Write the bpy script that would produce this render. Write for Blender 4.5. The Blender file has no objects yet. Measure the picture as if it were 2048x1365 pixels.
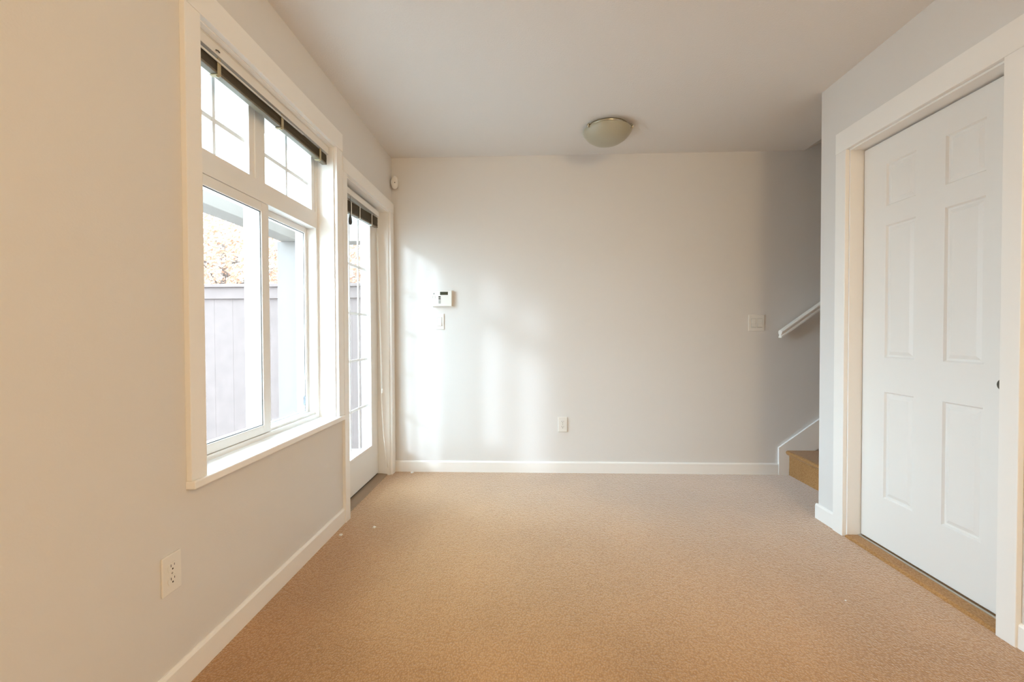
import bpy, bmesh, math, random
from mathutils import Vector, Matrix
C = bpy.context.scene
COL = C.collection
rnd = random.Random(7)

# ------------------------------------------------------------------ camera
CAMZ = 1.077
F = Vector((-0.03844827, 0.99911717, -0.0169294))
R = Vector((0.99925631, 0.03839296, -0.00357986))
U = Vector((0.00292673, 0.01705445, 0.99985028))
cd = bpy.data.cameras.new('camera')
cam = bpy.data.objects.new('camera', cd); COL.objects.link(cam)
cd.sensor_width = 36.0
cd.lens = 882.29 / 2048 * 36.0
cd.clip_start = 0.02
cam.matrix_world = Matrix(((R.x, U.x, -F.x, 0), (R.y, U.y, -F.y, 0), (R.z, U.z, -F.z, CAMZ), (0, 0, 0, 1)))
C.camera = cam

# ------------------------------------------------------------------ light and exposure
C.view_settings.view_transform = 'Standard'
C.view_settings.look = 'None'
C.view_settings.gamma = 1.0
C.view_settings.use_curve_mapping = False
C.view_settings.exposure = 0.0
C.cycles.use_denoising = True
C.cycles.max_bounces = 16
C.cycles.diffuse_bounces = 10
C.cycles.transparent_max_bounces = 16
C.cycles.sample_clamp_indirect = 6.0

w = bpy.data.worlds.new('overcast_sky'); C.world = w; w.use_nodes = True
bg = w.node_tree.nodes['Background']
bg.inputs['Color'].default_value = (0.685, 0.90, 1.0, 1)
bg.inputs['Strength'].default_value = 9.2

def light(name, kind, loc, energy, color, **kw):
    l = bpy.data.lights.new(name, kind); l.energy = energy; l.color = color
    for k, v in kw.items(): setattr(l, k, v)
    o = bpy.data.objects.new(name, l); o.location = loc; COL.objects.link(o); return o

# low hazy sun from behind the camera's left shoulder
s = light('hazy_sun', 'SUN', (-4, -4, 5), 1.8, (0.76, 0.91, 1.06), angle=math.radians(6))
s.rotation_euler = Vector((0.57, 0.82, -0.33)).to_track_quat('-Z', 'Y').to_euler()
# extra very wide sun, added to brighten the floor from high on the left
s = light('sky_fill_sun', 'SUN', (-5, 0, 5), 8.3, (0.60, 0.84, 1.02), angle=math.radians(60))
s.rotation_euler = Vector((0.80, 0.22, -0.56)).to_track_quat('-Z', 'Y').to_euler()
# ceiling lamps of the part of the room behind the camera
light('ceiling_lamp', 'POINT', (1.32, -1.00, 2.12), 80, (1.0, 0.76, 0.44), shadow_soft_size=0.28)

# ------------------------------------------------------------------ materials
def mat(name, col, rough=0.6, metallic=0.0, noise=0.0, nscale=20.0, bump=0.0, bscale=200.0, bdist=0.002, spec=0.5, emit=None):
    m = bpy.data.materials.new(name); m.use_nodes = True
    nt = m.node_tree; b = nt.nodes['Principled BSDF']
    b.inputs['Base Color'].default_value = (*col, 1)
    b.inputs['Roughness'].default_value = rough
    b.inputs['Metallic'].default_value = metallic
    b.inputs['Specular IOR Level'].default_value = spec
    tc = nt.nodes.new('ShaderNodeTexCoord')
    if noise:
        n = nt.nodes.new('ShaderNodeTexNoise'); n.inputs['Scale'].default_value = nscale; n.inputs['Detail'].default_value = 3
        nt.links.new(tc.outputs['Object'], n.inputs['Vector'])
        r = nt.nodes.new('ShaderNodeValToRGB')
        r.color_ramp.elements[0].color = (*[c * (1 - noise) for c in col], 1)
        r.color_ramp.elements[1].color = (*[min(1, c * (1 + noise)) for c in col], 1)
        r.color_ramp.elements[0].position = 0.3; r.color_ramp.elements[1].position = 0.7
        nt.links.new(n.outputs['Fac'], r.inputs['Fac']); nt.links.new(r.outputs['Color'], b.inputs['Base Color'])
    if bump:
        n2 = nt.nodes.new('ShaderNodeTexNoise'); n2.inputs['Scale'].default_value = bscale; n2.inputs['Detail'].default_value = 2
        nt.links.new(tc.outputs['Object'], n2.inputs['Vector'])
        bp = nt.nodes.new('ShaderNodeBump'); bp.inputs['Strength'].default_value = bump; bp.inputs['Distance'].default_value = bdist
        nt.links.new(n2.outputs['Fac'], bp.inputs['Height']); nt.links.new(bp.outputs['Normal'], b.inputs['Normal'])
    return m

def glass_mat(name, tint=(1, 1, 1)):
    m = bpy.data.materials.new(name); m.use_nodes = True; nt = m.node_tree
    nt.nodes.remove(nt.nodes['Principled BSDF']); out = nt.nodes['Material Output']
    t = nt.nodes.new('ShaderNodeBsdfTransparent'); t.inputs['Color'].default_value = (*tint, 1)
    g = nt.nodes.new('ShaderNodeBsdfGlossy'); g.inputs['Roughness'].default_value = 0.02
    lw = nt.nodes.new('ShaderNodeLayerWeight'); lw.inputs['Blend'].default_value = 0.5
    pw = nt.nodes.new('ShaderNodeMath'); pw.operation = 'POWER'; pw.inputs[1].default_value = 5.0
    fr = nt.nodes.new('ShaderNodeMath'); fr.operation = 'MULTIPLY_ADD'; fr.inputs[1].default_value = 0.75; fr.inputs[2].default_value = 0.03
    nt.links.new(lw.outputs['Facing'], pw.inputs[0]); nt.links.new(pw.outputs[0], fr.inputs[0])
    mx = nt.nodes.new('ShaderNodeMixShader')
    nt.links.new(fr.outputs[0], mx.inputs[0]); nt.links.new(t.outputs[0], mx.inputs[1]); nt.links.new(g.outputs[0], mx.inputs[2])
    nt.links.new(mx.outputs[0], out.inputs['Surface'])
    return m

def carpet_mat(name, sheen=1.0):
    m = bpy.data.materials.new(name); m.use_nodes = True; nt = m.node_tree; b = nt.nodes['Principled BSDF']
    N = nt.nodes.new; Lk = nt.links.new
    b.inputs['Roughness'].default_value = 0.95; b.inputs['Specular IOR Level'].default_value = 0.1
    b.inputs['Sheen Weight'].default_value = sheen; b.inputs['Sheen Roughness'].default_value = 0.4
    tc = N('ShaderNodeTexCoord')
    mp = N('ShaderNodeMapping'); mp.inputs['Scale'].default_value = (1.0, 0.62, 1.0)
    mp.inputs['Rotation'].default_value = (0, 0, math.radians(4))
    Lk(tc.outputs['Object'], mp.inputs['Vector'])
    v = N('ShaderNodeTexVoronoi'); v.inputs['Scale'].default_value = 185; v.inputs['Randomness'].default_value = 0.85
    Lk(mp.outputs[0], v.inputs['Vector'])
    n = N('ShaderNodeTexNoise'); n.inputs['Scale'].default_value = 60; n.inputs['Detail'].default_value = 4
    Lk(tc.outputs['Object'], n.inputs['Vector'])
    n2 = N('ShaderNodeTexNoise'); n2.inputs['Scale'].default_value = 1.6; n2.inputs['Detail'].default_value = 3
    Lk(tc.outputs['Object'], n2.inputs['Vector'])
    r = N('ShaderNodeValToRGB')
    r.color_ramp.elements[0].color = (*CARPET_HI, 1); r.color_ramp.elements[0].position = 0.15
    r.color_ramp.elements[1].color = (*CARPET_LO, 1); r.color_ramp.elements[1].position = 0.75
    Lk(v.outputs['Distance'], r.inputs['Fac'])
    mx = N('ShaderNodeMix'); mx.data_type = 'RGBA'; mx.blend_type = 'MULTIPLY'; mx.inputs[0].default_value = 1.0
    r2 = N('ShaderNodeValToRGB'); r2.color_ramp.elements[0].color = (0.9, 0.9, 0.9, 1); r2.color_ramp.elements[1].color = (1.06, 1.06, 1.06, 1)
    r2.color_ramp.elements[0].position = 0.35; r2.color_ramp.elements[1].position = 0.65
    Lk(n2.outputs['Fac'], r2.inputs['Fac'])
    Lk(r.outputs['Color'], mx.inputs[6]); Lk(r2.outputs['Color'], mx.inputs[7])
    Lk(mx.outputs[2], b.inputs['Base Color'])
    ad = N('ShaderNodeMath'); ad.operation = 'MULTIPLY_ADD'; ad.inputs[1].default_value = -1.0
    Lk(v.outputs['Distance'], ad.inputs[0]); Lk(n.outputs['Fac'], ad.inputs[2])
    bp = N('ShaderNodeBump'); bp.inputs['Strength'].default_value = 0.5; bp.inputs['Distance'].default_value = 0.004
    Lk(ad.outputs[0], bp.inputs['Height']); Lk(bp.outputs['Normal'], b.inputs['Normal'])
    return m

CARPET_HI = (0.51, 0.29, 0.125); CARPET_LO = (0.37, 0.19, 0.07)
M = dict(
    wall=mat('wall_paint', (0.73, 0.72, 0.71), 0.75, bump=0.12, bscale=180, bdist=0.002, spec=0.3),
    ceiling=mat('ceiling_paint', (0.76, 0.745, 0.73), 0.9, bump=0.35, bscale=120, bdist=0.004, spec=0.1),
    trim=mat('white_trim_paint', (0.88, 0.875, 0.86), 0.35),
    door=mat('door_paint', (0.82, 0.815, 0.80), 0.4),
    vinyl=mat('white_vinyl', (0.83, 0.83, 0.82), 0.4),
    seal=mat('dark_gasket', (0.06, 0.065, 0.07), 0.6),
    glass=glass_mat('window_glass'),
    carpet=carpet_mat('tan_loop_carpet'),
    runner=carpet_mat('tan_stair_carpet', 0.2),
    wood=mat('threshold_wood', (0.30, 0.165, 0.085), 0.5, noise=0.2, nscale=30),
    bronze=mat('threshold_metal', (0.34, 0.25, 0.17), 0.45, metallic=0.3),
    alu=mat('light_metal', (0.75, 0.73, 0.68), 0.35, metallic=0.8),
    slat=mat('olive_slat', (0.165, 0.14, 0.095), 0.45),
    headrail=mat('blind_headrail', (0.78, 0.77, 0.74), 0.4),
    clip=mat('amber_plastic', (0.42, 0.36, 0.22), 0.3),
    cord=mat('white_cord', (0.82, 0.80, 0.76), 0.7),
    plastic=mat('white_plastic', (0.80, 0.79, 0.76), 0.35),
    slot=mat('dark_slot', (0.03, 0.025, 0.02), 0.6),
    lcd=mat('lcd_screen', (0.055, 0.06, 0.035), 0.2),
    grey=mat('grey_plastic', (0.42, 0.41, 0.39), 0.4),
    bowl=mat('frosted_glass', (0.42, 0.40, 0.31), 0.3),
    brass=mat('brushed_nickel', (0.62, 0.58, 0.47), 0.25, metallic=0.9),
    darkmetal=mat('dark_pull', (0.10, 0.09, 0.07), 0.4, metallic=0.6),
    fence=mat('taupe_fence_stain', (0.168, 0.122, 0.112), 0.8, noise=0.08, nscale=6),
    porch=mat('porch_paint', (0.235, 0.195, 0.172), 0.7),
    column=mat('porch_column_paint', (0.158, 0.130, 0.118), 0.7),
    concrete=mat('patio_concrete', (0.42, 0.41, 0.40), 0.9, noise=0.15, nscale=5),
    siding=mat('house_siding', (0.35, 0.34, 0.32), 0.8),
    leaf=mat('autumn_leaf', (0.58, 0.37, 0.265), 0.7, noise=0.2, nscale=3),
    bark=mat('tree_bark', (0.22, 0.19, 0.175), 0.9, noise=0.2, nscale=20),
    paper=mat('white_scrap', (0.85, 0.84, 0.81), 0.8),
    sticker=mat('pale_blue_sticker', (0.50, 0.62, 0.76), 0.4),
)

# ------------------------------------------------------------------ builders
def bx(bm, x0, x1, y0, y1, z0, z1, bev=0.0):
    b2 = bmesh.new()
    bmesh.ops.create_cube(b2, size=1)
    bmesh.ops.scale(b2, vec=(abs(x1 - x0), abs(y1 - y0), abs(z1 - z0)), verts=b2.verts)
    if bev:
        bmesh.ops.bevel(b2, geom=b2.edges[:], offset=bev, segments=2, affect='EDGES', profile=0.5)
    bmesh.ops.translate(b2, vec=((x0 + x1) / 2, (y0 + y1) / 2, (z0 + z1) / 2), verts=b2.verts)
    merge(bm, b2)

def merge(bm, b2, mtx=None):
    if mtx is not None: bmesh.ops.transform(b2, matrix=mtx, verts=b2.verts)
    mp = {v: bm.verts.new(v.co) for v in b2.verts}
    for f in b2.faces:
        try:
            nf = bm.faces.new([mp[v] for v in f.verts]); nf.smooth = f.smooth
        except ValueError: pass
    b2.free()

def prism(bm, pts, axis, a0, a1):
    """extrude a closed 2-D outline along an axis (x: pts=(y,z); y: pts=(x,z); z: pts=(x,y))"""
    def P(p, a):
        return {'x': (a, p[0], p[1]), 'y': (p[0], a, p[1]), 'z': (p[0], p[1], a)}[axis]
    lo = [bm.verts.new(P(p, a0)) for p in pts]; hi = [bm.verts.new(P(p, a1)) for p in pts]
    n = len(pts)
    fs = [bm.faces.new(lo), bm.faces.new(hi[::-1])]
    for i in range(n): fs.append(bm.faces.new((lo[i], hi[i], hi[(i + 1) % n], lo[(i + 1) % n])))
    bmesh.ops.recalc_face_normals(bm, faces=fs)

def tube(bm, pts, r, seg=8, r2=None):
    pts = [Vector(p) for p in pts]; rings = []
    for i, p in enumerate(pts):
        d = (pts[min(i + 1, len(pts) - 1)] - pts[max(i - 1, 0)]).normalized()
        a = d.orthogonal().normalized() if i == 0 else (rings_a - d * rings_a.dot(d)).normalized()
        rings_a = a; b = d.cross(a)
        rr = r if r2 is None else r + (r2 - r) * i / (len(pts) - 1)
        rings.append([bm.verts.new(p + (a * math.cos(t) + b * math.sin(t)) * rr) for t in [2 * math.pi * k / seg for k in range(seg)]])
    for q0, q1 in zip(rings, rings[1:]):
        for k in range(seg):
            f = bm.faces.new((q0[k], q0[(k + 1) % seg], q1[(k + 1) % seg], q1[k])); f.smooth = True
    bm.faces.new(rings[0][::-1]); bm.faces.new(rings[-1])

def lathe(bm, prof, seg=40, mtx=None):
    """revolve (r,z) pairs round z"""
    b2 = bmesh.new(); rings = []
    for r, z in prof:
        rings.append([b2.verts.new((max(r, 1e-4) * math.cos(2 * math.pi * k / seg), max(r, 1e-4) * math.sin(2 * math.pi * k / seg), z)) for k in range(seg)])
    for q0, q1 in zip(rings, rings[1:]):
        for k in range(seg):
            f = b2.faces.new((q0[k], q0[(k + 1) % seg], q1[(k + 1) % seg], q1[k])); f.smooth = True
    b2.faces.new(rings[0][::-1]); b2.faces.new(rings[-1])
    bmesh.ops.recalc_face_normals(b2, faces=b2.faces)
    merge(bm, b2, mtx)

def obj(name, bm, m, parent=None, label=None):
    bm.normal_update()
    co = [v.co for v in bm.verts]
    c = Vector([(min(v[i] for v in co) + max(v[i] for v in co)) / 2 for i in range(3)])
    if parent is None: c.z = min(v[2] for v in co)
    bmesh.ops.translate(bm, vec=-c, verts=bm.verts)
    me = bpy.data.meshes.new(name); bm.to_mesh(me); bm.free()
    me.materials.append(m)
    o = bpy.data.objects.new(name, me); COL.objects.link(o)
    o.location = c
    if parent is not None:
        o.parent = parent; o.location = c - Vector(parent['_w'])
    o['_w'] = tuple(c)
    if label: o['label'] = label
    return o

def tag(o, label, cat, group=None, kind=None):
    o['label'] = label; o['category'] = cat
    if group: o['group'] = group
    if kind: o['kind'] = kind
    return o

def thing(name, loc, label, cat, group=None, kind=None):
    o = bpy.data.objects.new(name, None); COL.objects.link(o); o.location = loc; o.empty_display_size = 0.1
    o['_w'] = tuple(loc)
    return tag(o, label, cat, group, kind)

def box_obj(name, m, parent, *b, bev=0.0, label=None):
    bm = bmesh.new(); bx(bm, *b, bev=bev); return obj(name, bm, m, parent, label)

def ring(bm, x0, x1, y0, y1, z0, z1, wl, wr, wb, wt, bev=0.0):
    """rectangular frame lying in the yz plane"""
    bx(bm, x0, x1, y0, y0 + wl, z0, z1, bev); bx(bm, x0, x1, y1 - wr, y1, z0, z1, bev)
    bx(bm, x0, x1, y0 + wl, y1 - wr, z0, z0 + wb, bev); bx(bm, x0, x1, y0 + wl, y1 - wr, z1 - wt, z1, bev)

def struct(name, bm, m, label, cat):
    return tag(obj(name, bm, m), label, cat, kind='structure')

# ------------------------------------------------------------------ room shell
XL, XR, YB, YF, H = -1.062, 1.670, 3.406, -3.2, 2.44
YC = 2.600                       # where the right wall ends and the stair recess opens
XE = 4.2                         # far end of the stairwell
WT = 0.21                        # outside wall thickness

WY0, WY1, WZ0, WZ1 = 1.385, 2.385, 0.622, 2.100       # window opening
DY0, DY1, DZ1 = 2.521, 3.320, 2.002                   # glazed door opening
CY0, CY1, CZ1 = 1.612, 2.378, 2.030                   # closet door opening

bm = bmesh.new(); bx(bm, XL - WT, XE + .1, YF - .1, YB + .1, -0.12, 0)
struct('floor', bm, M['carpet'], 'tan loop pile carpet covering the whole floor', 'floor')

bm = bmesh.new()
bx(bm, XL - WT, XE + .1, YF - .1, YC - .12, H, H + .12)
bx(bm, XL - WT, 2.06, YC - .12, YB + .1, H, H + .12)
prism(bm, [(2.06, H), (XE + .1, H + 1.0), (XE + .1, H + 1.12), (2.06, H + .12)], 'y', YC - .06, YB + .1)
struct('ceiling', bm, M['ceiling'], 'flat off-white textured ceiling', 'ceiling')

bm = bmesh.new()
a, b = XL - WT, XL
bx(bm, a, b, YF - .1, WY0, 0, H)
bx(bm, a, b, WY0, WY1, 0, WZ0 - .026); bx(bm, a, b, WY0, WY1, WZ1, H)
bx(bm, a, b, WY1, DY0, 0, H)
bx(bm, a, b, DY0, DY1, DZ1, H)
bx(bm, a, b, DY1, YB + .1, 0, H)
struct('wall_left', bm, M['wall'], 'off-white left wall with the window and glazed door', 'wall')

bm = bmesh.new(); bx(bm, XL, XE + .1, YB, YB + .1, 0, H + 1.1)
struct('wall_back', bm, M['wall'], 'off-white wall facing the camera with thermostat and switches', 'wall')

bm = bmesh.new()
a, b = XR, XR + .12
bx(bm, a, b, YF, CY0, 0, H); bx(bm, a, b, CY0, CY1, CZ1, H); bx(bm, a, b, CY1, YC, 0, H)
bx(bm, b, XE, YC - .12, YC, 0, H + 1.1)
struct('wall_right', bm, M['wall'], 'off-white right wall with the panelled door, ending at the stairs', 'wall')
bm = bmesh.new(); bx(bm, XE, XE + .1, YF, YB, 0, H + 1.1)
struct('wall_stairwell', bm, M['wall'], 'far end wall of the stairwell', 'wall')
bm = bmesh.new(); bx(bm, XL, XE, YF - .1, YF, 0, H)
struct('wall_front', bm, M['wall'], 'off-white wall behind the camera', 'wall')

def base_profile(t=0.012, h=0.086):
    return [(0, 0), (t, 0), (t, h - .01), (t - .004, h - .003), (t - .008, h), (0, h)]
bm = bmesh.new(); p = base_profile()
prism(bm, [(XL + q[0], q[1]) for q in p], 'y', YF, DY0 - .062)
struct('baseboard_left', bm, M['trim'], 'white baseboard along the left wall under the window', 'baseboard')
bm = bmesh.new()
prism(bm, [(YB - q[0], q[1]) for q in p], 'x', XL, 1.884)
struct('baseboard_back', bm, M['trim'], 'white baseboard along the back wall', 'baseboard')
bm = bmesh.new()
prism(bm, [(XR - q[0], q[1]) for q in p], 'y', CY1 + .075, YC + .0125)
prism(bm, [(XR - q[0], q[1]) for q in p], 'y', YF, CY0 - .062)
prism(bm, [(YC + q[0], q[1]) for q in p], 'x', XR, 1.955)
struct('baseboard_right', bm, M['trim'], 'white baseboard along the right wall on both sides of the door', 'baseboard')

# ------------------------------------------------------------------ window
XW = XL - .090                  # inner face of the vinyl frame
win = thing('window_1', (XL, (WY0 + WY1) / 2, WZ0), 'white vinyl window with grid transom over a sliding pane', 'window', kind='structure')
CF = XL + .018
for y0, y1 in ((WY0 - .066, WY0 + .0), (WY1, WY1 + .070)):
    box_obj('side_casing', M['trim'], win, XL, CF, y0, y1, WZ0, WZ1, bev=.0015)
box_obj('head_casing', M['trim'], win, XL, CF + .002, WY0 - .072, WY1 + .073, WZ1, WZ1 + .097, bev=.0015)
box_obj('stool', M['trim'], win, XW - .002, XL + .030, WY0 - .068, WY1 + .062, WZ0 - .026, WZ0, bev=.004)
bm = bmesh.new()
bx(bm, XW - .03, XL, WY0, WY0 + .006, WZ0, WZ1); bx(bm, XW - .03, XL, WY1 - .006, WY1, WZ0, WZ1)
bx(bm, XW - .03, XL, WY0 + .006, WY1 - .006, WZ1 - .006, WZ1)
obj('jamb_liner', bm, M['trim'], win)
bm = bmesh.new()                # outer vinyl frame with the transom bar and the mullion
xo = XL - WT + .005
ring(bm, xo, XW, WY0 + .006, WY1 - .006, WZ0, WZ1 - .006, .02, .02, .021, .02)
bx(bm, xo, XW, WY0 + .026, WY1 - .026, 1.652, 1.739)
bx(bm, xo, XW + .0, 1.834, 1.876, 1.739, WZ1 - .026)
for (y0, y1) in ((WY0 + .026, 1.834), (1.876, WY1 - .026)):
    ring(bm, xo, XW - .006, y0, y1, 1.739, WZ1 - .026, .034, .034, .002, .03)
obj('frame', bm, M['vinyl'], win)
for (y0, y1) in ((WY0 + .026 + .034, 1.800), (1.910, WY1 - .060)):
    ym = (y0 + y1) / 2; z0, z1 = 1.741, WZ1 - .056
    box_obj('transom_glass', M['glass'], win, XW - .022, XW - .018, y0, y1, z0, z1)
    bm = bmesh.new()
    bx(bm, XW - .031, XW - .026, y0, y1, 1.872, 1.890); bx(bm, XW - .0315, XW - .0255, ym - .008, ym + .008, z0, z1)
    obj('muntin_grid', bm, M['vinyl'], win)
# sliding sash on the near side
bm = bmesh.new()
ring(bm, XW - .048, XW - .004, WY0 + .028, 1.929, .645, 1.651, .05, .052, .036, .040, .002)
s1 = obj('sliding_sash', bm, M['vinyl'], win)
box_obj('glass_pane', M['glass'], s1, XW - .016, XW - .012, WY0 + .076, 1.879, .679, 1.613)
bm = bmesh.new(); ring(bm, XW - .0118, XW - .0098, WY0 + .078, 1.877, .681, 1.611, .003, .003, .003, .003)
obj('gasket', bm, M['seal'], s1, 'dark rubber seal')
bm = bmesh.new()
ring(bm, XW - .088, XW - .050, 1.880, WY1 - .026, .643, 1.652, .045, .022, .018, .030, .002)
s2 = obj('fixed_sash', bm, M['vinyl'], win)
box_obj('glass_pane', M['glass'], s2, XW - .064, XW - .060, 1.923, WY1 - .046, .659, 1.624)
bm = bmesh.new(); ring(bm, XW - .0598, XW - .058, 1.925, WY1 - .048, .661, 1.622, .002, .002, .002, .003)
obj('gasket', bm, M['seal'], s2, 'dark rubber seal')
box_obj('sash_stop', M['vinyl'], win, XW - .04, XW - .012, 1.94, WY1 - .03, .643, .655, bev=.002)
bm = bmesh.new(); lathe(bm, [(0, 0), (.013, 0), (.013, .002), (0, .002)], 24,
      Matrix.Translation((XW - .0575, 2.322, .72)) @ Matrix.Rotation(math.pi / 2, 4, 'Y') @ Matrix.Diagonal((2.1, 1, 1, 1)))
tag(obj('window_sticker', bm, M['sticker']), 'small pale blue oval sticker low on the far window pane', 'sticker')

# ------------------------------------------------------------------ glazed door
XD = XW
d1 = thing('door_1', (XL, (DY0 + DY1) / 2, 0), 'white glazed door to the patio with a white grid in the glass', 'door', kind='structure')
box_obj('side_casing', M['trim'], d1, XL, CF, DY0 - .062, DY0, 0, DZ1, bev=.0015)
box_obj('side_casing', M['trim'], d1, XL, CF, DY1, DY1 + .073, 0, DZ1, bev=.0015)
box_obj('head_casing', M['trim'], d1, XL, CF + .002, DY0 - .0605, DY1 + .074, DZ1, DZ1 + .078, bev=.0015)
bm = bmesh.new()
bx(bm, XL - WT, XL, DY0, DY0 + .008, 0, DZ1); bx(bm, XL - WT, XL, DY1 - .008, DY1, 0, DZ1); bx(bm, XL - WT, XL, DY0 + .008, DY1 - .008, DZ1 - .008, DZ1)
bx(bm, XL - WT, XD - .046, DY0 + .008, DY0 + .02, 0, DZ1 - .008); bx(bm, XL - WT, XD - .046, DY1 - .02, DY1 - .008, 0, DZ1 - .008)
bx(bm, XL - WT, XD - .046, DY0 + .02, DY1 - .02, DZ1 - .02, DZ1 - .008)
obj('jamb', bm, M['trim'], d1)
LY0, LY1, LZ0, LZ1 = 2.690, 3.158, .262, 1.890
bm = bmesh.new()
ring(bm, XD - .044, XD, DY0 + .011, DY1 - .011, .022, DZ1 - .011, LY0 - DY0 - .011, DY1 - .011 - LY1, LZ0 - .022, DZ1 - .011 - LZ1)
slab = obj('door_slab', bm, M['door'], d1)
bm = bmesh.new(); ring(bm, XD, XD + .008, LY0 - .022, LY1 + .022, LZ0 - .022, LZ1 + .022, .026, .026, .026, .026, .003)
obj('lite_frame', bm, M['door'], slab)
box_obj('glass_pane', M['glass'], slab, XD - .012, XD - .008, LY0, LY1, LZ0, LZ1)
bm = bmesh.new()
for z in (.562, .897, 1.215, 1.537): bx(bm, XD - .026, XD - .020, LY0, LY1, z - .009, z + .009)
for k in (1, 2):
    y = LY0 + (LY1 - LY0) * k / 3; bx(bm, XD - .0265, XD - .0195, y - .008, y + .008, LZ0, LZ1)
obj('muntin_grid', bm, M['vinyl'], slab)
box_obj('door_sweep', M['seal'], slab, XD - .04, XD - .004, DY0 + .02, DY1 - .02, .0125, .023, label='dark sweep along the bottom edge')
bm = bmesh.new()
prism(bm, [(XL - WT, 0), (XL - .02, 0), (XL - .024, .008), (XD + .02, .012), (XL - WT, .012)], 'y', DY0 + .008, DY1 - .008)
obj('threshold', bm, M['bronze'], d1, 'brown metal threshold')

# ------------------------------------------------------------------ closet door
XC = XR - .02
XS = XR + .068                  # face of the slab
d2 = thing('door_2', (XR, (CY0 + CY1) / 2, 0), 'white six-panel door in the right wall', 'door', kind='structure')
box_obj('side_casing', M['trim'], d2, XC, XR, CY0 - .064, CY0, 0, CZ1, bev=.002)
box_obj('side_casing', M['trim'], d2, XC, XR, CY1, CY1 + .075, 0, CZ1, bev=.002)
box_obj('head_casing', M['trim'], d2, XC - .001, XR, CY0 - .0645, CY1 + .0755, CZ1, CZ1 + .108, bev=.002)
bm = bmesh.new()
bx(bm, XR, XR + .12, CY0, CY0 + .008, 0, CZ1); bx(bm, XR, XR + .12, CY1 - .008, CY1, 0, CZ1); bx(bm, XR, XR + .12, CY0 + .008, CY1 - .008, CZ1 - .008, CZ1)
bx(bm, XR + .106, XR + .12, CY0 + .008, CY0 + .02, 0, CZ1 - .008); bx(bm, XR + .106, XR + .12, CY1 - .02, CY1 - .008, 0, CZ1 - .008)
obj('jamb', bm, M['trim'], d2)
bm = bmesh.new()
sy0, sy1, sz0, sz1 = CY0 + .011, CY1 - .012, .022, CZ1 - .016
ys = [sy0, 1.755, 1.920, 2.060, 2.225, sy1]
zs = [sz0, .262, .785, .952, 1.597, 1.690, 1.895, sz1]
G = [[bm.verts.new((XS, y, z)) for z in zs] for y in ys]
pan = []
for i in range(len(ys) - 1):
    for j in range(len(zs) - 1):
        f = bm.faces.new((G[i][j], G[i][j + 1], G[i + 1][j + 1], G[i + 1][j]))
        if i in (1, 3) and j in (1, 3, 5): pan.append(f)
bm.normal_update()
for f in bm.faces:
    if f.normal.x > 0: f.normal_flip()
r1 = bmesh.ops.inset_individual(bm, faces=pan, thickness=.009, depth=-.008)
r2 = bmesh.ops.inset_individual(bm, faces=pan, thickness=.012, depth=0)
r3 = bmesh.ops.inset_individual(bm, faces=pan, thickness=.022, depth=.006)
bx(bm, XS + .012, XS + .036, sy0, sy1, sz0, sz1)
bx(bm, XS, XS + .012, sy0, sy0 + .002, sz0, sz1); bx(bm, XS, XS + .012, sy1 - .002, sy1, sz0, sz1)
bx(bm, XS, XS + .012, sy0 + .002, sy1 - .002, sz0, sz0 + .002); bx(bm, XS, XS + .012, sy0 + .002, sy1 - .002, sz1 - .002, sz1)
slab2 = obj('door_slab', bm, M['door'], d2)
bm = bmesh.new(); lathe(bm, [(0, 0), (.012, 0), (.013, .003), (.021, .004), (.022, .001), (.022, -.002), (0, -.002)], 28,
      Matrix.Translation((XS, 1.681, .882)) @ Matrix.Rotation(-math.pi / 2, 4, 'Y'))
obj('finger_pull', bm, M['darkmetal'], slab2, 'dark round finger pull')
bm = bmesh.new()
prism(bm, [(XR - .012, 0), (XR + .115, 0), (XR + .115, .012), (XR - .004, .012), (XR - .010, .008)], 'y', CY0 + .008, CY1 - .008)
th = obj('threshold', bm, M['runner'], d2, 'tan carpet strip across the doorway')
box_obj('edge_strip', M['alu'], d2, XS - .014, XS - .004, CY0 + .009, CY1 - .009, .012, .016, label='thin light metal strip')

# ------------------------------------------------------------------ staircase
st = thing('staircase', (1.96, (YC + YB) / 2, 0), 'tan carpeted stairs rising to the right behind the wall', 'stairs')
RH, TD = .187, .258
for k in range(8):
    x = 1.960 + k * TD; z = RH * k
    o1 = .028
    prof = [(x, z), (x, z + RH - .035), (x - .014, z + RH - .034), (x - .023, z + RH - .026), (x - .027, z + RH - .015),
            (x - .023, z + RH - .005), (x - .012, z + RH), (x + TD - .0005, z + RH), (x + TD - .0005, z)]
    bm = bmesh.new(); prism(bm, prof, 'y', YC + .002, YB - .016)
    obj('step', bm, M['runner'], st)

bm = bmesh.new()                 # sloping skirt board on the back wall
sx = 1.884
prism(bm, [(sx, 0), (1.958, 0), (1.958, .05), (4.1, 1.56), (4.1, 1.56 + .27), (sx, .207)], 'y', YB - .0150, YB)
struct('trim_1', bm, M['trim'], 'white sloping skirt board beside the stairs', 'skirting')

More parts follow.
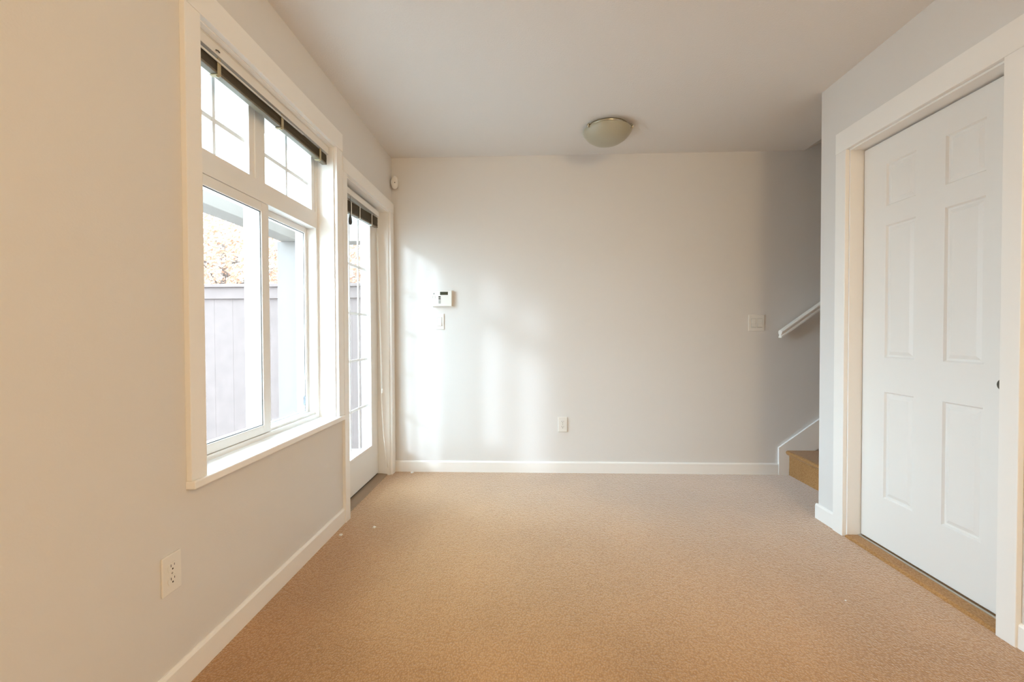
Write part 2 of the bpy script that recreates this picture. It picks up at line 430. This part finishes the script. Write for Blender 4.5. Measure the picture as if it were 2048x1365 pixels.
# handrail
slope = .725
hr = thing('handrail', (1.862, YB - .055, 1.03), 'white handrail sloping up the back wall over the stairs', 'handrail')
prof = [(-.020, 0), (.020, 0), (.020, .012), (.013, .016), (.013, .024), (.022, .032), (.024, .044), (.018, .053), (.0, .057), (-.018, .053), (-.024, .044), (-.022, .032), (-.013, .024), (-.013, .016), (-.020, .012)]
bm = bmesh.new(); n = len(prof)
yc = YB - .058
A = [bm.verts.new((1.862, yc + q[0], 1.038 + q[1])) for q in prof]; B = [bm.verts.new((3.9, yc + q[0], 1.038 + q[1] + slope * 2.038)) for q in prof]
bm.faces.new(A); bm.faces.new(B[::-1])
for i in range(n): bm.faces.new((A[i], B[i], B[(i + 1) % n], A[(i + 1) % n]))
bmesh.ops.recalc_face_normals(bm, faces=bm.faces)
obj('rail', bm, M['trim'], hr)
for k in range(3):
    x = 2.35 + k * .72; z = 1.038 + slope * (x - 1.862)
    bm = bmesh.new()
    tube(bm, [(x, YB, z - .06), (x, YB - .03, z - .06), (x, yc, z - .045), (x, yc, z + .004)], .006)
    lathe(bm, [(0, 0), (.022, 0), (.020, .004), (0, .005)], 20, Matrix.Translation((x, YB, z - .06)) @ Matrix.Rotation(math.pi / 2, 4, 'X'))
    obj('bracket', bm, M['brass'], hr)

# ------------------------------------------------------------------ blinds
def blind(loc, x, y0, y1, ztop, label, nslat, zh, clips, cw=.005, cat='blind', sag=0.0, cm='clip'):
    def tilt(bm):
        for v in bm.verts: v.co.z -= (y1 - v.co.y) * sag
    t = thing('mini_blind', loc, label, cat)
    bm = bmesh.new()
    bx(bm, x - .020, x - .0185, y0, y1, ztop - zh, ztop); bx(bm, x + .0185, x + .020, y0, y1, ztop - zh, ztop)
    bx(bm, x - .0185, x + .0185, y0, y1, ztop - zh, ztop - zh + .0015)
    bx(bm, x + .015, x + .0218, y0, y1, ztop - .004, ztop, .001); bx(bm, x - .0218, x - .015, y0, y1, ztop - .004, ztop, .001)
    bx(bm, x - .0185, x + .0185, y0, y0 + .0015, ztop - zh, ztop); bx(bm, x - .0185, x + .0185, y1 - .0015, y1, ztop - zh, ztop)
    obj('headrail', bm, M['headrail'], t)
    bm = bmesh.new(); z = ztop - zh - .006
    for k in range(nslat):
        dy = rnd.uniform(-.0015, .0015); dx = rnd.uniform(-.0012, .0012)
        zc = z - k * .0021
        pts = [(x + dx - .0125, zc - .0012), (x + dx, zc + .0006), (x + dx + .0125, zc - .0012), (x + dx + .0125, zc - .0018), (x + dx, zc), (x + dx - .0125, zc - .0018)]
        prism(bm, pts, 'y', y0 + .006 + dy, y1 - .006 + dy)
    tilt(bm); obj('slats', bm, M['slat'], t, 'stacked olive brown slats')
    zb = z - nslat * .0021 - .0012
    bm = bmesh.new(); bx(bm, x - .0135, x + .0135, y0 + .006, y1 - .006, zb - .010, zb, .003)
    tilt(bm); obj('bottom_rail', bm, M['slat'], t)
    for y in clips:
        bm = bmesh.new()
        bx(bm, x + .0142, x + .0172, y - cw, y + cw, zb - .014, ztop - zh - .004, .001)
        bx(bm, x - .0142, x + .0142, y - cw, y + cw, zb - .0145, zb - .0115, .001)
        lathe(bm, [(0, 0), (.005, .001), (.006, .004), (.003, .008), (0, .009)], 12, Matrix.Translation((x + .010, y, zb - .020)))
        tilt(bm); obj('ladder_clip', bm, M[cm], t)
    return t, zb

bw, zb = blind((XL - .045, (WY0 + WY1) / 2, 2.0), XL - .042, WY0 + .012, WY1 - .014, WZ1 - .007,
       'raised olive brown mini blind across the top of the window', 20, .040, (1.53, 1.93, 2.285), .0085)
bm = bmesh.new()                 # pale rod added to imitate the bright reflection line below the headrail
tube(bm, [(XL - .0225, 1.41, WZ1 - .066), (XL - .0225, 1.75, WZ1 - .064), (XL - .0225, 2.10, WZ1 - .060)], .0036)
obj('highlight_rod', bm, M['headrail'], bw, 'thin pale rod added as the bright reflection line under the headrail')
bm = bmesh.new()
tube(bm, [(XL - .019, 1.505, WZ1 - .036), (XL - .017, 1.513, WZ1 - .034), (XL - .017, 1.521, WZ1 - .036)], .0022)
obj('cord_lock', bm, M['darkmetal'], bw)

bd, zbd = blind((XD + .03, 2.93, 1.9), XD + .034, 2.600, 3.215, 1.972,
       'raised olive brown mini blind at the top of the glazed door', 30, .036, (2.72, 2.86, 3.08), sag=.055, cm='headrail')
for pts, nm in (([(752, 440), (754, 470), (758, 570), (762, 690), (764.5, 782)], 'tilt_cord'),
                ([(753.5, 440), (756, 500), (759, 600), (761, 700), (763, 800), (767, 870), (772, 915), (776, 936)], 'lift_cord')):
    P3 = []
    Yp = 3.235
    for (u, v) in pts:
        d = F + R * ((u - 1024) / 882.29) + U * (-(v - 682.5) / 882.29)
        P3.append(Vector((0, 0, CAMZ)) + d * (Yp / d.y))
    bm = bmesh.new(); tube(bm, P3, .0026 if nm == 'lift_cord' else .0034, 8)
    if nm == 'tilt_cord':
        e = P3[-1]; lathe(bm, [(0, 0), (.006, .002), (.005, .03), (.002, .04), (0, .041)], 14, Matrix.Translation(e - Vector((0, 0, .02))))
    else:
        e = P3[-1]
    obj(nm, bm, M['cord'], bd)
bm = bmesh.new(); lathe(bm, [(0, 0), (.008, .004), (.011, .018), (.009, .04), (.004, .06), (.002, .072), (0, .073)], 20, Matrix.Translation((XD + .052, 2.695, 1.752)))
tube(bm, [(XD + .052, 2.695, 1.82), (XD + .052, 2.695, 1.93)], .0012)
obj('tassel', bm, M['seal'], bd, 'dark teardrop cord pull')

# ------------------------------------------------------------------ ceiling light
LX, LY = .520, 2.965
cl = thing('ceiling_light', (LX, LY, H - .12), 'frosted glass bowl ceiling light near the back wall', 'ceiling light')
bm = bmesh.new(); lathe(bm, [(0, 0), (.135, 0), (.135, -.012), (.120, -.022), (0, -.022)], 48, Matrix.Translation((LX, LY, H)))
obj('base_plate', bm, M['brass'], cl, 'brushed nickel pan against the ceiling')
bm = bmesh.new()
lathe(bm, [(.150, -.024), (.159, -.026), (.160, -.031), (.150, -.048), (.128, -.072), (.095, -.094), (.055, -.1045), (.02, -.1075), (.004, -.108), (0, -.108), (0, -.105), (.055, -.101), (.093, -.090), (.125, -.069), (.146, -.046), (.152, -.034)], 64, Matrix.Translation((LX, LY, H)))
obj('glass_bowl', bm, M['bowl'], cl)
for k in range(3):
    an = math.radians(215 + 120 * k); c, s_ = math.cos(an), math.sin(an)
    bm = bmesh.new()
    tube(bm, [(LX + c * .12, LY + s_ * .12, H - .016), (LX + c * .163, LY + s_ * .163, H - .018), (LX + c * .170, LY + s_ * .170, H - .026), (LX + c * .160, LY + s_ * .160, H - .040)], .0065)
    obj('clip', bm, M['brass'], cl)

# ------------------------------------------------------------------ motion sensor
ms = thing('motion_sensor', (-1.020, 3.375, 2.190), 'small white oval motion sensor high in the left corner', 'sensor')
Tm = Matrix.Translation((-1.028, 3.370, 2.240)) @ Matrix.Rotation(math.radians(18), 4, 'Z')
b2 = bmesh.new(); bmesh.ops.create_uvsphere(b2, u_segments=28, v_segments=18, radius=1)
bmesh.ops.scale(b2, vec=(.029, .026, .050), verts=b2.verts)
for f in b2.faces: f.smooth = True
bm = bmesh.new(); merge(bm, b2, Tm); obj('housing', bm, M['plastic'], ms)
bm = bmesh.new(); bx(bm, -1.050, -1.012, 3.378, 3.406, 2.205, 2.275, .003); obj('wall_bracket', bm, M['grey'], ms)
b2 = bmesh.new(); bmesh.ops.create_uvsphere(b2, u_segments=12, v_segments=8, radius=.004)
bm = bmesh.new(); merge(bm, b2, Matrix.Translation((-1.019, 3.3455, 2.232))); obj('lens', bm, M['slot'], ms, 'dark lens')

# ------------------------------------------------------------------ things on the back wall
def front_thing(name, loc, label, cat, group=None): return thing(name, loc, label, cat, group)

t = thing('thermostat', (-.668, YB, 1.286), 'white thermostat with a dark display on the back wall', 'thermostat')
bm = bmesh.new(); bx(bm, -.748, -.588, YB - .005, YB, 1.286, 1.415, .002); obj('back_plate', bm, M['plastic'], t)
bm = bmesh.new(); bx(bm, -.7465, -.592, YB - .028, YB - .005, 1.290, 1.411, .004); bx(bm, -.7455, -.593, YB - .031, YB - .026, 1.290, 1.302, .001)
obj('housing', bm, M['plastic'], t)
box_obj('display', M['lcd'], t, -.683, -.622, YB - .0295, YB - .027, 1.376, 1.400, label='dark olive display')
for z0, z1, m in ((1.356, 1.366, 'slot'), (1.342, 1.351, 'slot'), (1.310, 1.338, 'grey')):
    box_obj('button', M[m], t, -.695, -.679, YB - .030, YB - .027, z0, z1)
bm = bmesh.new(); lathe(bm, [(0, 0), (.006, 0), (.0055, .002), (0, .002)], 18, Matrix.Translation((-.731, YB - .028, 1.386)) @ Matrix.Rotation(math.pi / 2, 4, 'X'))
obj('indicator', bm, M['grey'], t)
bm = bmesh.new(); ring(bm, 0, .002, 0, .022, 0, .018, .001, .001, .001, .001)
bmesh.ops.transform(bm, matrix=Matrix.Translation((-.741, YB - .028, 1.350)) @ Matrix.Rotation(-math.pi / 2, 4, 'Z'), verts=bm.verts)
obj('battery_mark', bm, M['grey'], t)

def rocker(x, z, n, label):
    wd = .070 + .046 * (n - 1)
    t = thing('light_switch', (x, YB, z - .06), label, 'light switch')
    bm = bmesh.new(); bx(bm, x - wd / 2, x + wd / 2, YB - .006, YB, z - .061, z + .061, .0025); obj('plate', bm, M['plastic'], t)
    for k in range(n):
        xc = x + (k - (n - 1) / 2) * .046
        bm = bmesh.new(); ring(bm, 0, .0012, -.0175, .0175, -.0345, .0345, .0012, .0012, .0012, .0012)
        bmesh.ops.transform(bm, matrix=Matrix.Translation((xc, YB - .0062, z)) @ Matrix.Rotation(-math.pi / 2, 4, 'Z'), verts=bm.verts)
        obj('rocker_gap', bm, M['grey'], t)
        bm = bmesh.new()
        prism(bm, [(YB - .006, z - .033), (YB - .0115, z - .032), (YB - .0075, z), (YB - .0095, z + .032), (YB - .006, z + .033)], 'x', xc - .016, xc + .016)
        obj('rocker', bm, M['plastic'], t)
rocker(-.6925, 1.172, 1, 'white single rocker light switch below the thermostat')
rocker(1.7175, 1.150, 2, 'white double rocker light switch near the handrail')

def outlet(T, label):
    """built in a local frame: plate in the xz plane, facing -y; T carries it to its wall"""
    loc = T @ Vector((0, 0, -.058))
    t = thing('wall_outlet', loc, label, 'outlet')
    def put(nm, bm, m, par=t, lab=None):
        bmesh.ops.transform(bm, matrix=T, verts=bm.verts); return obj(nm, bm, m, par, lab)
    bm = bmesh.new(); bx(bm, -.035, .035, -.006, 0, -.0575, .0575, .0025); put('cover_plate', bm, M['plastic'])
    for zc in (.0195, -.0195):
        bm = bmesh.new(); pts = []
        for k in range(32):
            a = 2 * math.pi * k / 32
            pts.append((.0172 * math.cos(a), zc + max(-.0135, min(.0135, .0172 * math.sin(a)))))
        prism(bm, pts, 'y', -.0078, -.0055); rc = put('receptacle', bm, M['plastic'])
        bm = bmesh.new()
        bx(bm, -.0072, -.0052, -.0081, -.0076, zc + .001, zc + .009); bx(bm, .0054, .0072, -.0081, -.0076, zc + .002, zc + .0085)
        lathe(bm, [(0, 0), (.0026, 0), (.0026, .0006), (0, .0006)], 12, Matrix.Translation((0, -.0076, zc - .006)) @ Matrix.Rotation(math.pi / 2, 4, 'X'))
        put('slots', bm, M['slot'], rc, 'dark plug slots')
    bm = bmesh.new(); lathe(bm, [(0, 0), (.003, 0), (.0026, .001), (0, .0012)], 14, Matrix.Translation((0, -.006, 0)) @ Matrix.Rotation(math.pi / 2, 4, 'X'))
    put('screw', bm, M['grey'])
outlet(Matrix.Translation((.258, YB, .374)), 'white duplex outlet low on the back wall')
outlet(Matrix.Translation((XL, 1.253, .372)) @ Matrix.Rotation(math.pi / 2, 4, 'Z'), 'white duplex outlet on the left wall below the window')

# ------------------------------------------------------------------ scraps on the carpet
def scrap(x, y, r, label):
    b2 = bmesh.new(); bmesh.ops.create_icosphere(b2, subdivisions=2, radius=r)
    for v in b2.verts:
        v.co *= rnd.uniform(.7, 1.15); v.co.z = max(v.co.z * .55, -r * .3)
    z0 = min(v.co.z for v in b2.verts)
    bmesh.ops.translate(b2, vec=(x, y, -z0 + .0005), verts=b2.verts)
    tag(obj('paper_scrap', b2, M['paper']), label, 'scrap', group='white scraps on the carpet')
scrap(-.862, 2.400, .011, 'white crumb of paper on the carpet, the farther out from the baseboard')
scrap(-1.008, 2.303, .011, 'white crumb of paper on the carpet, close against the left baseboard')
scrap(-.905, 3.365, .013, 'tiny white scrap on the carpet by the back baseboard')
scrap(1.265, 1.80, .004, 'tiny white speck on the carpet in front of the panelled door')

# ------------------------------------------------------------------ outside
GZ = -.62
bm = bmesh.new(); bx(bm, -30, XL - WT, -14, 30, GZ - .1, GZ)
struct('ground', bm, M['concrete'], 'grey patio paving outside the window', 'ground')
bm = bmesh.new(); bx(bm, XL - WT - .06, XL - WT - .0005, YB + .1, 6.6, GZ, 3.0)
struct('wall_outside', bm, M['siding'], 'outer house wall beyond the glazed door', 'wall')

YFN = 6.20; FT = 1.80
fe = thing('fence', (-3.9, YFN, GZ), 'taupe board fence outside the window', 'fence')
posts = [-6.9, -5.15, -3.40, -1.65]
for x in posts:
    bm = bmesh.new(); bx(bm, x - .055, x + .055, YFN - .03, YFN + .08, GZ, FT - .045, .004); obj('post', bm, M['fence'], fe)
for x0, x1 in zip(posts, posts[1:]):
    bm = bmesh.new(); nb = 6; wd = (x1 - x0 - .11) / nb
    for k in range(nb):
        bx(bm, x0 + .055 + k * wd + .001, x0 + .055 + (k + 1) * wd - .001, YFN + .02, YFN + .045, GZ + .05, FT - .20)
        bx(bm, x0 + .055 + k * wd - .004, x0 + .055 + k * wd + .004, YFN + .0225, YFN + .04, GZ + .05, FT - .20)
    obj('board_panel', bm, M['fence'], fe)
    bm = bmesh.new(); bx(bm, x0 + .055, x1 - .055, YFN - .015, YFN + .055, FT - .208, FT - .045, .004); obj('top_rail', bm, M['fence'], fe)
bm = bmesh.new(); bx(bm, posts[0] - .06, posts[-1] + .06, YFN - .055, YFN + .105, FT - .045, FT, .006); obj('cap_rail', bm, M['fence'], fe)

po = thing('porch_frame', (-2.6, 4.85, GZ), 'grey porch column and beams outside the window', 'porch')
bm = bmesh.new(); bx(bm, -2.74, -2.46, 4.72, 5.00, GZ, 2.09, .006); bx(bm, -2.77, -2.43, 4.69, 5.03, GZ, GZ + .18, .006); obj('column', bm, M['column'], po)
bm = bmesh.new(); bx(bm, -2.70, -2.50, 2.05, 5.0, 2.09, 2.27, .006); obj('outer_beam', bm, M['porch'], po)
bm = bmesh.new(); bx(bm, -2.50, XL - WT, 4.76, 4.96, 2.09, 2.42, .006); obj('cross_beam', bm, M['porch'], po)

def tree(x, y, h, rad, seed, label):
    rr = random.Random(seed)
    t = thing('autumn_tree', (x, y, GZ), label, 'tree', group='autumn trees beyond the fence')
    bm = bmesh.new()
    tube(bm, [(x, y, GZ), (x + .05, y, .8), (x - .03, y + .05, h * .55), (x, y, h * .85)], .11, 10, .04)
    obj('trunk', bm, M['bark'], t)
    bm = bmesh.new()
    for k in range(26):
        a = rr.uniform(0, 6.28); z = rr.uniform(.9, h * .8); L = rad * rr.uniform(.6, 1.05)
        p0 = Vector((x, y, z)); p2 = p0 + Vector((math.cos(a) * L, math.sin(a) * L, rr.uniform(.2, 1.0)))
        pm = (p0 + p2) / 2 + Vector((rr.uniform(-.1, .1), rr.uniform(-.1, .1), .12))
        tube(bm, [p0, pm, p2], .022, 6, .006)
    obj('branches', bm, M['bark'], t)
    bm = bmesh.new(); cz = h * .62
    for k in range(14000):
        while True:
            q = Vector((rr.uniform(-1, 1), rr.uniform(-1, 1), rr.uniform(-1, 1)))
            if q.length < 1 and rr.random() < .35 + q.length * .65: break
        c = Vector((x + q.x * rad, y + q.y * rad, cz + q.z * h * .46))
        n1 = Vector((rr.gauss(0, 1), rr.gauss(0, 1), rr.gauss(0, 1))).normalized(); n2 = n1.orthogonal().normalized(); n3 = n1.cross(n2)
        s_ = rr.uniform(.026, .055)
        vs = [bm.verts.new(c + n2 * s_ * 1.3), bm.verts.new(c + n3 * s_ * .6 + n1 * s_ * .2), bm.verts.new(c - n2 * s_), bm.verts.new(c - n3 * s_ * .6 + n1 * s_ * .2)]
        bm.faces.new(vs)
    f = obj('foliage', bm, M['leaf'], t)
    return t
tree(-6.3, 8.9, 3.5, 1.8, 1, 'orange-leaved autumn tree seen over the fence through the near sliding pane')
tree(-2.9, 9.6, 3.3, 1.5, 2, 'orange-leaved autumn tree seen over the fence through the far panes and door')

# sampling guides for daylight at the two glazed openings
for nm, (y0, y1, z0, z1) in (('window_portal', (WY0, WY1, WZ0, WZ1)), ('door_portal', (LY0, LY1, LZ0, LZ1))):
    o = light(nm, 'AREA', (XL - WT - .01, (y0 + y1) / 2, (z0 + z1) / 2), 1, (1, 1, 1), shape='RECTANGLE', size=z1 - z0, size_y=y1 - y0)
    o.rotation_euler = (0, -math.pi / 2, 0)
    o.data.cycles.is_portal = True

for o in C.objects:
    if '_w' in o: del o['_w']
